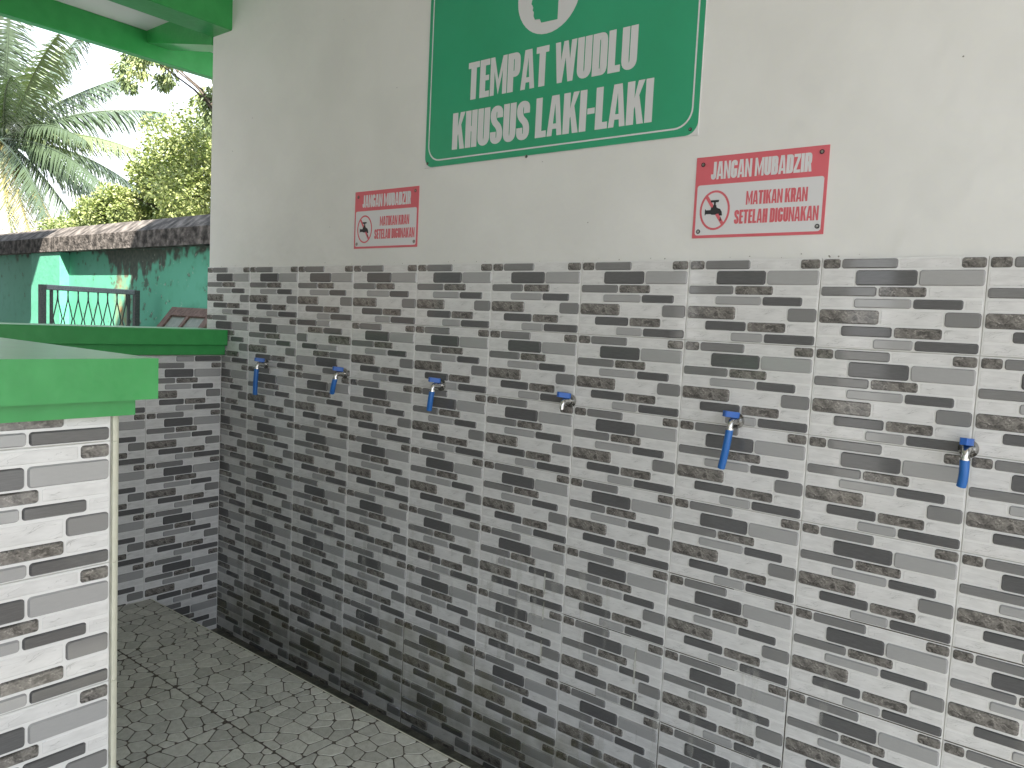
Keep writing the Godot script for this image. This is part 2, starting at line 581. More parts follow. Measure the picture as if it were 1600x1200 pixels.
func set_view_and_light() -> void:
	var cam := Camera3D.new()
	cam.name = "camera"
	cam.transform = Transform3D(Basis(RIGHT, UP, BACK).orthonormalized(), EYE)
	cam.fov = rad_to_deg(2.0 * atan(600.0 / FOCAL))
	cam.near = 0.05
	cam.far = 800.0
	add_child(cam)
	cam.current = true
	var sky_mat := ProceduralSkyMaterial.new()
	sky_mat.sky_top_color = Color(0.79, 0.85, 0.925)
	sky_mat.sky_horizon_color = Color(0.955, 0.96, 0.962)
	sky_mat.sky_curve = 0.18
	sky_mat.ground_bottom_color = Color(0.30, 0.28, 0.25)
	sky_mat.ground_horizon_color = Color(0.55, 0.55, 0.53)
	sky_mat.sky_energy_multiplier = 0.85
	var sky := Sky.new()
	sky.sky_material = sky_mat
	var env := Environment.new()
	env.background_mode = Environment.BG_SKY
	env.sky = sky
	env.tonemap_mode = Environment.TONE_MAPPER_LINEAR
	env.tonemap_exposure = 4.15
	env.sdfgi_enabled = true
	env.ssao_enabled = true
	env.ssil_enabled = true
	var we := WorldEnvironment.new()
	we.environment = env
	add_child(we)
	var sun := DirectionalLight3D.new()
	sun.name = "sun"
	sun.light_energy = 1.6
	sun.light_color = Color(1.0, 0.975, 0.94)
	sun.light_angular_distance = 0.5
	sun.shadow_enabled = true
	add_child(sun)
	sun.look_at_from_position(Vector3(0.72, 1.0, 0.45) * 20.0, Vector3.ZERO, Vector3.UP)

func make_materials() -> void:
	var m := StandardMaterial3D.new()
	m.albedo_texture = tile_print()
	m.roughness = 0.075
	m.metallic_specular = 0.5
	mats.tile_print = m
	mats.glaze_white = plain(lin(0.71, 0.71, 0.70), 0.2)
	mats.grout = mottled(lin(0.52, 0.52, 0.50), lin(0.36, 0.35, 0.31), 3, 0.02, 3.0, 0.9, 0.2)
	mats.black_grout = mottled(lin(0.05, 0.045, 0.04), lin(0.14, 0.12, 0.09), 4, 0.05, 9.0, 0.95, 0.2)
	mats.plaster = mottled(lin(0.70, 0.70, 0.675), lin(0.745, 0.745, 0.72), 11, 0.012, 0.6, 0.62, 0.10)
	mats.green_paint = mottled(lin(0.031, 0.285, 0.067), lin(0.040, 0.315, 0.079), 21, 0.03, 1.3, 0.34, 0.05, 0.5, 6)
	mats.ceiling = mottled(lin(0.70, 0.69, 0.66), lin(0.75, 0.74, 0.71), 12, 0.01, 0.5, 0.7, 0.08)
	mats.trim = mottled(lin(0.66, 0.66, 0.55), lin(0.60, 0.60, 0.49), 13, 0.02, 6.0, 0.35, 0.05)
	mats.cement = mottled(lin(0.20, 0.19, 0.17), lin(0.31, 0.30, 0.27), 14, 0.02, 1.2, 0.9, 0.6)
	mats.wet_cement = mottled(lin(0.06, 0.06, 0.05), lin(0.13, 0.125, 0.10), 15, 0.02, 1.8, 0.5, 0.5)
	mats.earth = mottled(lin(0.27, 0.268, 0.258), lin(0.35, 0.348, 0.338), 16, 0.015, 0.35, 0.95, 0.8)
	mats.chrome = plain(lin(0.62, 0.61, 0.58), 0.18, 1.0)
	mats.blue_plastic = plain(lin(0.014, 0.105, 0.42), 0.4)
	mats.blue_hose = plain(lin(0.017, 0.130, 0.42), 0.42)
	mats.dark_iron = mottled(lin(0.030, 0.038, 0.036), lin(0.075, 0.075, 0.065), 17, 0.04, 5.0, 0.5, 0.3)
	mats.grey_iron = mottled(lin(0.13, 0.145, 0.15), lin(0.21, 0.22, 0.22), 18, 0.04, 5.0, 0.45, 0.3)
	mats.wood = mottled(lin(0.085, 0.050, 0.036), lin(0.16, 0.10, 0.075), 19, 0.03, 2.5, 0.7, 0.5)
	mats.old_brick = mottled(lin(0.075, 0.06, 0.05), lin(0.12, 0.10, 0.085), 24, 0.02, 1.0, 0.9, 0.5)
	mats.grey_green = mottled(lin(0.14, 0.17, 0.14), lin(0.22, 0.24, 0.20), 23, 0.03, 2.0, 0.6, 0.3)
	mats.dark_wood = mottled(lin(0.04, 0.03, 0.022), lin(0.10, 0.075, 0.055), 22, 0.03, 2.5, 0.8, 0.5)

# ------------------------------------------------------------------ walls
func main_wall() -> void:
	var w := thing("tiled_wall", "long wall with white plaster above grey and white brick-pattern tiles", "wall")
	part("plaster", boxmb(Vector3(-0.400, 1.60, -0.150), Vector3(6.6, 3.30, -0.012), 0.004), mats.plaster, w)
	part("grout_bed", boxmb(Vector3(-0.404, -0.34, -0.147), Vector3(6.59, TILE_TOP - 0.002, -0.0072)), mats.grout, w)
	var spots := []
	for r in 8:
		for c in range(-1, 13):
			spots.append([c, r, 0, c == 1 and r == 1])
	lay_tiles(w, Transform3D(Basis(), Vector3(0, TILE_TOP, 0)), spots, 300)
	# joints where the pointing has turned black
	for j in [[6, 4, 0.55], [7, 4, 1.0], [6, 5, 0.6], [7, 5, 1.0], [8, 4, 0.9], [5, 5, 0.7], [6, 6, 0.8], [8, 5, 1.0], [7, 6, 1.0], [5, 6, 0.4]]:
		var y: float = TILE_TOP - TH * (j[1] + 0.0)
		var x: float = TW * j[0]
		part("black_joint", boxmb(Vector3(x + 0.004, y - 0.0013, -0.0085), Vector3(x + TW * j[2] - 0.004, y + 0.0013, -0.0047)), mats.black_grout, w)
	for j in [[7, 5, 1.0], [7, 6, 1.0], [3, 6, 1.0], [3, 7, 1.0], [2, 7, 1.0], [4, 6, 0.4], [6, 6, 1.0]]:
		var y: float = TILE_TOP - TH * j[1]
		var x: float = TW * j[0]
		part("black_joint", boxmb(Vector3(x - 0.0013, y - TH * j[2] + 0.004, -0.0085), Vector3(x + 0.0013, y - 0.004, -0.0047)), mats.black_grout, w)
	var sp := MB.new()
	for k in 46:
		var px := rng.randf_range(-0.3, 3.4)
		var py := TILE_TOP + absf(rng.randfn()) * 0.006 + 0.002 if k < 34 else TILE_TOP + rng.randf_range(0.05, 1.2)
		var pr := rng.randf_range(0.0010, 0.0028)
		sp.tube([Vector3(px, py, -0.0125), Vector3(px + 0.001, py, -0.0108)], [pr, pr * 0.6], 5)
	part("cement_specks", sp, mats.cement, w).set_meta("kind", "stuff")
	# algae and lime that have dried on the foot of the wall
	var gw := 960
	var gh := 160
	var im := Image.create(gw, gh, false, Image.FORMAT_RGBA8)
	var f := FastNoiseLite.new()
	f.seed = 5
	f.frequency = 1.0
	f.fractal_octaves = 5
	for y in gh:
		for x in gw:
			var X := -0.23 + 3.2 * x / gw
			var Y := 0.62 - 0.80 * y / gh
			var big := f.get_noise_2d(X * 1.3, Y * 1.9 + 3.0)
			var fine := f.get_noise_2d(X * 9.0, Y * 9.0)
			var drip := f.get_noise_2d(X * 14.0, Y * 0.8 + 7.0)
			var reach := 0.06 + 0.17 * exp(-pow((X - 1.45) / 0.50, 2.0)) + big * 0.20
			var a := smoothstep(0.0, 0.14, reach - Y + fine * 0.10)
			var green := clampf(0.62 + fine * 0.9 + drip * 0.4, 0, 1) * a * 0.25
			var lime := smoothstep(0.22, 0.42, drip + fine * 0.3 - 0.1 + 0.2 * exp(-pow((X - 1.75) / 0.3, 2.0))) * 0.22
			var c := Color(0.62, 0.60, 0.36).lerp(Color(0.44, 0.42, 0.24), clampf(fine * 1.4 + 0.35, 0, 1))
			if lime > green:
				c = Color(0.80, 0.80, 0.78)
			c.a = clampf(maxf(green, lime), 0, 0.8)
			# dried runs of lime below the taps
			for rn in [[1.915, 0.24, 0.58], [2.30, 0.20, 0.42]]:
				if absf(X - rn[0] + 0.002 * sin(Y * 23.0)) < 0.0030 and Y > rn[1] and Y < rn[2] and fine > -0.18:
					c = Color(0.88, 0.88, 0.86, 0.6)
			im.set_pixel(x, y, c)
	var gm := StandardMaterial3D.new()
	gm.albedo_texture = ImageTexture.create_from_image(im)
	gm.transparency = BaseMaterial3D.TRANSPARENCY_ALPHA
	gm.roughness = 0.7
	var g := MB.new()
	g.quad(Vector3(-0.225, -0.18, 0.0014), Vector3(2.97, -0.18, 0.0014), Vector3(2.97, 0.62, 0.0014), Vector3(-0.225, 0.62, 0.0014), Vector2(0, 1), Vector2(1, 1), Vector2(1, 0), Vector2(0, 0))
	part("algae_stain", g, gm, w)

func ledge(owner_: Node3D, lo: Vector3, hi: Vector3, band: float) -> void:
	part("ledge_slab", boxmb(lo, hi, 0.004), mats.green_paint, owner_)
	part("ledge_moulding", boxmb(Vector3(lo.x + 0.027, lo.y - band, lo.z + 0.027), Vector3(hi.x - 0.027, lo.y + 0.002, hi.z - 0.027), 0.003), mats.green_paint, owner_)

func partitions() -> void:
	# low wall that closes the far end
	var b := thing("tiled_partition", "low tiled partition with dark green ledge closing the far end of the washing area", "partition")
	part("core", boxmb(Vector3(-0.398, -0.30, 0.0), Vector3(-0.2405, 1.24, 1.66)), mats.grout, b)
	part("ledge_slab", boxmb(Vector3(-0.45, FY - 0.408, 0.003), Vector3(-0.178, FY - 0.326, 1.43), 0.004), mats.green_paint, b)
	part("ledge_moulding", boxmb(Vector3(-0.425, FY - 0.458, 0.003), Vector3(-0.203, FY - 0.406, 1.45), 0.003), mats.green_paint, b)
	var spots := []
	for c in 4:
		spots.append([-1 - c, 1, 21, false])
		for r in range(2, 8):
			spots.append([-1 - c, r, 0, false])
	lay_tiles(b, Transform3D(Basis(Vector3(0, 0, -1), Vector3(0, 1, 0), Vector3(1, 0, 0)), Vector3(-0.233, TILE_TOP, 0.002)), spots, 300)
	# corner-shaped low wall in front
	var n := thing("tiled_partition", "corner of a low tiled partition with bright green ledge and cream corner trim", "partition")
	part("core", boxmb(Vector3(1.752, -0.30, 1.508), Vector3(1.8928, 1.25, 3.5)), mats.grout, n)
	part("core", boxmb(Vector3(-0.235, -0.30, 1.5072), Vector3(1.890, 1.245, 1.650)), mats.grout, n)
	var slab := PackedVector2Array([Vector2(-0.448, -1.70), Vector2(1.70, -1.70), Vector2(1.70, -3.55), Vector2(1.952, -3.55), Vector2(1.952, -1.45), Vector2(-0.448, -1.45)])
	var sm := MB.new()
	sm.prism(slab, FY - 0.4085, FY - 0.326)
	var turn := Transform3D(Basis(Vector3(1, 0, 0), -PI / 2), Vector3.ZERO)
	var sl := MB.new()
	sl.add(sm, turn)
	part("ledge_slab", sl, mats.green_paint, n)
	var band := PackedVector2Array([Vector2(-0.42, -1.672), Vector2(1.73, -1.672), Vector2(1.73, -3.52), Vector2(1.923, -3.52), Vector2(1.923, -1.482), Vector2(-0.42, -1.482)])
	var bm := MB.new()
	bm.prism(band, FY - 0.442, FY - 0.4088)
	var bl := MB.new()
	bl.add(bm, turn)
	part("ledge_moulding", bl, mats.green_paint, n)
	spots = []
	for c in 4:
		spots.append([-1 - c, 1, 17, false])
		for r in range(2, 8):
			spots.append([-1 - c, r, 0, false])
	lay_tiles(n, Transform3D(Basis(Vector3(0, 0, -1), Vector3(0, 1, 0), Vector3(1, 0, 0)), Vector3(1.900, TILE_TOP, 1.5165)), spots, 170)
	# the face towards the washing area
	spots = []
	for c in 5:
		spots.append([c, 1, 17, false])
		for r in range(2, 8):
			spots.append([c, r, 0, false])
	lay_tiles(n, Transform3D(Basis(Vector3(-1, 0, 0), Vector3(0, 1, 0), Vector3(0, 0, -1)), Vector3(1.884, TILE_TOP, 1.500)), spots, 0)
	# quarter-round corner strip, one length for each tile
	for r in 7:
		var y1: float = 1.248 if r == 0 else TILE_TOP - TH * (r + 1) - 0.0008
		var y0: float = TILE_TOP - TH * (r + 2)
		var t := MB.new()
		var pl := PackedVector2Array([Vector2(1.884, -1.5155)])
		for k in 9:
			var an := k / 8.0 * PI / 2
			pl.append(Vector2(1.884 + cos(an) * 0.0175, -1.5155 + sin(an) * 0.0175))
		t.prism(pl, y0, y1)
		var tt := MB.new()
		tt.add(t, turn)
		part("corner_trim", tt, mats.trim, n)

# ------------------------------------------------------------------ floor
func floor_and_ground() -> void:
	var g := MB.new()
	g.quad(Vector3(-400, -0.36, 400), Vector3(400, -0.36, 400), Vector3(400, -0.36, -400), Vector3(-400, -0.36, -400))
	structure("ground", g, mats.earth)
	var gut := MB.new()
	gut.box(Vector3(-0.24, -0.345, -0.01), Vector3(6.5, -0.26, 0.372))
	structure("drain_channel", gut, mats.wet_cement)
	var fl := structure("floor", boxmb(Vector3(-0.30, -0.34, 0.372), Vector3(6.5, -0.0075, 6.0)), mats.black_grout)
	# three prints of broken-stone floor tile
	var side := 0.375
	var variants := []
	var stone_cols := []
	for k in 6:
		var a := 0.42 + 0.026 * k
		stone_cols.append(mottled(lin(a * 0.92, a * 0.91, a * 0.80), lin(a * 1.12, a * 1.11, a * 1.0), 60 + k, 0.03, 4.0, 0.38, 0.25))
	for vv in 3:
		var pts := []
		var tries := 0
		while pts.size() < 36 and tries < 4000:
			tries += 1
			var q := Vector2(rng.randf() * side, rng.randf() * side)
			var ok := true
			for e in pts:
				var d: Vector2 = e - q
				if Vector2(d.x * 0.85, d.y * 1.15).length() < 0.047: ok = false
			if ok: pts.append(q)
		var cells := []
		for i in pts.size():
			var poly := PackedVector2Array([Vector2(0.001, 0.001), Vector2(side - 0.001, 0.001), Vector2(side - 0.001, side - 0.001), Vector2(0.001, side - 0.001)])
			for j in pts.size():
				if j == i: continue
				var mid: Vector2 = (pts[i] + pts[j]) * 0.5
				var d: Vector2 = (pts[j] - pts[i])
				var nxt := PackedVector2Array()
				for k in poly.size():
					var a := poly[k]
					var b := poly[(k + 1) % poly.size()]
					var da := (a - mid).dot(d)
					var db := (b - mid).dot(d)
					if da <= 0: nxt.append(a)
					if (da < 0 and db > 0) or (da > 0 and db < 0):
						nxt.append(a.lerp(b, da / (da - db)))
				poly = nxt
			var small := Geometry2D.offset_polygon(poly, -0.0085, Geometry2D.JOIN_MITER)
			if small.is_empty(): continue
			var soft := Geometry2D.offset_polygon(small[0], 0.0066, Geometry2D.JOIN_ROUND)
			if soft.is_empty(): continue
			# thin out the points
			var ring_ := PackedVector2Array()
			for p in soft[0]:
				if ring_.is_empty() or ring_[-1].distance_to(p) > 0.0022: ring_.append(p)
			if ring_.size() < 3: continue
			var m := MB.new()
			var c := Vector2.ZERO
			for p in ring_: c += p
			c /= ring_.size()
			for k in ring_.size():
				var a := ring_[k]
				var b := ring_[(k + 1) % ring_.size()]
				var ai := a + (c - a).normalized() * 0.0016
				var bi := b + (c - b).normalized() * 0.0016
				m.quad(Vector3(a.x, -0.0018, -a.y), Vector3(b.x, -0.0018, -b.y), Vector3(bi.x, 0, -bi.y), Vector3(ai.x, 0, -ai.y))
				m.tri(Vector3(ai.x, 0, -ai.y), Vector3(bi.x, 0, -bi.y), Vector3(c.x, 0, -c.y))
			cells.append([m, m.mesh(), c, rng.randi() % 6])
		variants.append(cells)
	var all := []
	var body := boxmb(Vector3(0.0007, -0.009, -side + 0.0007), Vector3(side - 0.0007, -0.0016, -0.0007))
	var body_mesh := body.mesh()
	for ix in range(-1, 10):
		for iz in 4:
			var vi := (ix * 7 + iz * 5 + 70) % 3
			var o := Vector3(-0.03 + side * ix, 0, 0.371 + side * (iz + 1))
			if o.x + side < -0.22: continue
			if o.x > 1.7 and iz > 2: continue
			var tn := inst("floor_tile", body_mesh, mats.floor_print, fl) if mats.has("floor_print") else inst("floor_tile", body_mesh, mats.black_grout, fl)
			var turn := (ix * 3 + iz * 2 + 40) % 4
			tn.position = o
			var spin := Transform3D(Basis(Vector3.UP, turn * PI / 2), Vector3.ZERO)
			var cc := Vector3(side / 2, 0, -side / 2)
			var x := Transform3D(spin.basis, cc - spin.basis * cc)
			for cell in variants[vi]:
				var p: Vector3 = o + x * Vector3(cell[2].x, 0, -cell[2].y)
				var q := seen(p)
				var hid := q.x < -0.745 or q.y < -1.02 or q.x > 1.0
				all.append([q.z + (100.0 if hid else 0.0), tn, x, cell, o])
	all.sort_custom(func(a, b): return a[0] < b[0])
	var rest := []
	for k in 6: rest.append(MB.new())
	for i in all.size():
		var e: Array = all[i]
		var col: int = (e[3][3] + int(absf(e[4].x) * 13.0 + absf(e[4].z) * 29.0)) % 6
		if i < 290:
			var s := inst("stone", e[3][1], stone_cols[col], e[1])
			s.transform = e[2]
		else:
			rest[col].add(e[3][0], Transform3D(Basis(), e[4]) * e[2])
	for k in 6:
		var o := part("paving_stones", rest[k], stone_cols[k], fl)
		o.set_meta("kind", "stuff")
	# edge of the platform towards the drain
	part("floor_edge", boxmb(Vector3(-0.23, -0.05, 0.3645), Vector3(6.49, -0.0012, 0.3712), 0.001), mats.trim, fl)

# ------------------------------------------------------------------ roof
func roof() -> void:
	var r := thing("roof", "roof with green painted beams, white soffit and green fascia board", "roof")
	var y0 := FY + 1.205
	part("beam", boxmb(Vector3(-0.402, y0, -0.10), Vector3(-0.218, 3.34, 4.75), 0.006), mats.green_paint, r)
	part("fascia", boxmb(Vector3(-1.16, FY + 1.222, -1.2), Vector3(-1.10, FY + 1.372, 6.0), 0.004), mats.green_paint, r)
	part("soffit", boxmb(Vector3(-1.158, FY + 1.3725, -1.19), Vector3(-0.36, FY + 1.46, 5.98)), mats.ceiling, r)
	part("ceiling", boxmb(Vector3(-0.30, 3.302, -0.148), Vector3(5.7, 3.42, 5.6)), mats.ceiling, r)
	for z in [-0.005, 2.4, 4.7]:
		var br := MB.new()
		br.prism(PackedVector2Array([Vector2(-1.104, FY + 1.305), Vector2(-0.401, FY + 1.165), Vector2(-0.401, FY + 1.374), Vector2(-1.104, FY + 1.374)]), z - 0.14, z)
		part("bracket", br, mats.green_paint, r)
	var u := thing("upper_storey", "plain white upper storey standing on the roof", "building")
	part("wall", boxmb(Vector3(-1.1, 3.43, 0.0), Vector3(5.6, FY + 5.0, 5.5)), mats.plaster, u)
	var bw := thing("rear_wall", "white rear wall with two narrow openings facing the tiled wall", "wall")
	var xs := [[-0.216, 0.02], [0.24, 1.62], [1.98, 3.4]]
	for s in xs:
		part("wall_panel", boxmb(Vector3(s[0], -0.3, 4.75), Vector3(s[1], 3.30, 4.90)), mats.plaster, bw)
	part("lintel", boxmb(Vector3(0.02, 2.35, 4.752), Vector3(0.24, 3.30, 4.898)), mats.plaster, bw)
	part("lintel", boxmb(Vector3(1.62, 2.35, 4.752), Vector3(1.98, 3.30, 4.898)), mats.plaster, bw)
	var sw := thing("added_side_wall", "unseen white side wall added to block light from the left", "wall")  # out of view, added to cut the light coming in from the left
	part("wall_panel", boxmb(Vector3(-0.395, -0.3, 1.76), Vector3(-0.225, FY + 1.206, 4.76)), mats.plaster, sw)
	for p in [Vector3(5.5, 0, 5.2)]:
		var c := thing("column", "square white column carrying the roof corner beside the " + "open yard", "column", p)
		part("shaft", boxmb(Vector3(-0.12, -0.35, -0.12), Vector3(0.12, 3.301, 0.12), 0.006), mats.plaster, c)

# ------------------------------------------------------------------ fence and yard
func outside_fence() -> void:
	var zw := -1.60
	var f := thing("garden_wall", "pale green garden wall with mould-stained concrete coping", "wall")
	var x0 := -15.0
	var x1 := -0.9
	var h := FY + 0.36
	# paint with mould, run-off and bare patches
	var w := 1600
	var hh := 256
	var im := Image.create(w, hh, false, Image.FORMAT_RGB8)
	var n := FastNoiseLite.new()
	n.seed = 77
	n.frequency = 1.0
	n.fractal_octaves = 5
	for y in hh:
		for x in w:
			var X := x0 + (x1 - x0) * x / w
			var Y := h - (h + 0.36) * y / hh
			var big := n.get_noise_2d(X * 0.7, Y * 0.9)
			var fine := n.get_noise_2d(X * 5.0, Y * 5.0)
			var grit := n.get_noise_2d(X * 17.0, Y * 17.0)
			var drip := n.get_noise_2d(X * 8.0, Y * 0.9)
			var c := Color(0.105, 0.405, 0.26).lerp(Color(0.13, 0.45, 0.305), clampf(big + 0.5, 0, 1))
			c = c.lerp(Color(0.08, 0.32, 0.195), clampf(fine * 0.8, 0, 0.5))
			var d := h - Y
			var core := exp(-pow((X + 4.62) / 0.62, 2.0))
			var mould := smoothstep(0.0, 0.10, 0.03 + core * 0.27 + 0.05 * exp(-pow((X + 3.5) / 1.2, 2.0)) + drip * 0.14 * (0.3 + core) + fine * 0.15 - d)
			mould = maxf(mould, smoothstep(0.36, 0.46, fine * 0.7 + grit * 0.4 + core * 0.25 - d * 0.12) * 0.8)
			c = c.lerp(Color(0.045, 0.042, 0.035).lerp(Color(0.10, 0.085, 0.07), clampf(grit + 0.4, 0, 1)), clampf(mould, 0, 1) * 0.92)
			var run := exp(-pow((X + 4.86) / 0.13, 2.0)) * smoothstep(0.15, 0.5, d) * clampf(0.75 + drip + fine, 0, 1)
			c = c.lerp(Color(0.42, 0.23, 0.09), clampf(run, 0, 0.85))
			if grit > 0.47 and X > -4.6 and fine > 0.05: c = c.lerp(Color(0.5, 0.55, 0.45), 0.6)
			im.set_pixel(x, y, c.linear_to_srgb())
	var fm := StandardMaterial3D.new()
	fm.albedo_texture = ImageTexture.create_from_image(im)
	fm.roughness = 0.75
	var face := MB.new()
	face.quad(Vector3(x0, -0.36, zw), Vector3(x1, -0.36, zw), Vector3(x1, h, zw), Vector3(x0, h, zw), Vector2(0, 1), Vector2(1, 1), Vector2(1, 0), Vector2(0, 0))
	face.quad(Vector3(x1, -0.36, zw), Vector3(x1, -0.36, zw - 0.16), Vector3(x1, h, zw - 0.16), Vector3(x1, h, zw), Vector2(1, 1), Vector2(0.99, 1), Vector2(0.99, 0), Vector2(1, 0))
	face.quad(Vector3(x1, -0.36, zw - 0.16), Vector3(x0, -0.36, zw - 0.16), Vector3(x0, h, zw - 0.16), Vector3(x1, h, zw - 0.16), Vector2(1, 1), Vector2(0, 1), Vector2(0, 0), Vector2(1, 0))
	part("rendered_face", face, fm, f)
	var pil := MB.new()
	pil.cbox(Vector3(-7.05, -0.36, zw - 0.01), Vector3(-6.20, h - 0.001, zw + 0.10), 0.005)
	part("pilaster", pil, mottled(lin(0.10, 0.39, 0.25), lin(0.12, 0.42, 0.28), 31, 0.02, 0.8, 0.75, 0.12), f)
	var cm := mottled(lin(0.040, 0.036, 0.032), lin(0.215, 0.19, 0.17), 41, 0.035, 0.9, 0.95, 0.5, 0.3, 6)
	var seg := [-15.0, -11.6, -9.1, -6.35, -3.9, -0.85]
	for i in seg.size() - 1:
		var c := MB.new()
		var prof := PackedVector2Array([Vector2(-0.28, h), Vector2(0.12, h), Vector2(0.12, h + 0.165), Vector2(-0.05, h + 0.30), Vector2(-0.13, h + 0.30), Vector2(-0.28, h + 0.165)])
		c.prism(prof, -seg[i + 1] + 0.003, -seg[i] - 0.003)
		var cc := MB.new()
		cc.add(c, Transform3D(Basis(Vector3(0, 0, 1), Vector3(0, 1, 0), Vector3(-1, 0, 0)), Vector3(0, 0, zw)))
		part("coping", cc, cm, f)

func outside_things() -> void:
	# iron gate leaf, seen over the far ledge
	var g := thing("iron_gate", "iron gate leaf with diamond pattern bars in front of the garden wall", "gate", Vector3(-4.0, -0.36, 0))
	var top := FY - 0.075 + 0.36
	var za := -0.512
	var zb := -1.337
	part("post", boxmb(Vector3(-0.025, 0, za - 0.025), Vector3(0.025, top, za + 0.025), 0.003), mats.dark_iron, g)
	part("post", boxmb(Vector3(-0.025, 0, zb - 0.025), Vector3(0.025, top, zb + 0.025), 0.003), mats.dark_iron, g)
	part("stile", boxmb(Vector3(-0.012, 0.1, za - 0.085), Vector3(0.012, top - 0.02, za - 0.062), 0.002), mats.dark_iron, g)
	part("stile", boxmb(Vector3(-0.012, 0.1, zb + 0.062), Vector3(0.012, top - 0.02, zb + 0.085), 0.002), mats.dark_iron, g)
	part("top_rail", boxmb(Vector3(-0.024, top - 0.045, zb + 0.025), Vector3(0.024, top + 0.002, za - 0.025), 0.006), mats.grey_iron, g)
	part("bottom_rail", boxmb(Vector3(-0.02, 0.06, zb + 0.025), Vector3(0.02, 0.10, za - 0.025), 0.004), mats.grey_iron, g)
	var bars := 8
	for i in bars:
		var z := za - 0.125 - (za - zb - 0.22) * i / (bars - 1.0)
		var hw := (za - zb - 0.22) / (bars - 1.0) / 2
		for s in [-1.0, 1.0]:
			var pts := [Vector3(0.004 * s, top - 0.045, z)]
			var rad := [0.006]
			var y := top - 0.125
			pts.append(Vector3(0.004 * s, y, z + 0.004 * s))
			var out := true
			while y > 0.35:
				y -= 0.17
				pts.append(Vector3(0.004 * s, y, z + (hw - 0.004 if out else 0.004) * s))
				out = not out
			pts.append(Vector3(0.004 * s, 0.09, z))
			for k in pts.size() - 1: rad.append(0.0055)
			var m := MB.new()
			m.tube(pts, rad, 5)
			part("bar", m, mats.dark_iron, g)
	# old wooden casement leaning on the garden wall
	var wf := thing("casement", "weathered red-brown wooden casement leaning against the garden wall", "window frame", Vector3(-3.55, -0.36, -1.50))
	var lean := Basis(Vector3(1, 0, 0), deg_to_rad(40.0)) * Basis(Vector3(0, 0, 1), deg_to_rad(3.0))
	lean = Basis(Vector3(1, 0, 0), deg_to_rad(-38.0))
	var hgt := 2.28
	for q in [["stile", Vector3(0, 0, -0.03), Vector3(0.09, hgt, 0.03)], ["stile", Vector3(0.36, 0.09, -0.026), Vector3(0.41, hgt - 0.1, 0.026)], ["stile", Vector3(0.70, 0, -0.03), Vector3(0.79, hgt, 0.03)],
			["rail", Vector3(0.09, hgt - 0.10, -0.029), Vector3(0.70, hgt - 0.001, 0.029)], ["rail", Vector3(0.09, 0.001, -0.029), Vector3(0.70, 0.09, 0.029)], ["panel", Vector3(0.085, 0.085, -0.008), Vector3(0.705, hgt - 0.095, 0.008)]]:
		var o := part(q[0], boxmb(q[1], q[2], 0.003), mats.wood if q[0] != "panel" else mats.grey_green, wf)
		o.transform = Transform3D(lean, Vector3(0, 0.02, 1.42))
	var pk := thing("plank", "dark board leaning against the garden wall behind the iron gate", "plank", Vector3(-4.85, -0.36, -1.55))
	var po := part("board", boxmb(Vector3(0, 0, -0.02), Vector3(0.30, 1.62, 0.02), 0.003), mats.dark_wood, pk)
	po.transform = Transform3D(Basis(Vector3(0, 0, 1), deg_to_rad(-9.0)) * Basis(Vector3(1, 0, 0), deg_to_rad(-6.0)), Vector3(0, 0.03, 0.18))
	# the neighbouring house whose eaves shade the left of the garden wall
	var nh := thing("house", "neighbouring house with a wide flat eave beside the yard", "house", Vector3(-6.5, -0.36, 4.0))
	part("wall", boxmb(Vector3(-5.5, 0, -2.9), Vector3(2.2, 6.19, 4.0)), mats.old_brick, nh)
	part("eave", boxmb(Vector3(-6.0, 6.2, -4.0), Vector3(2.5, 6.30, 4.0), 0.01), mats.cement, nh)

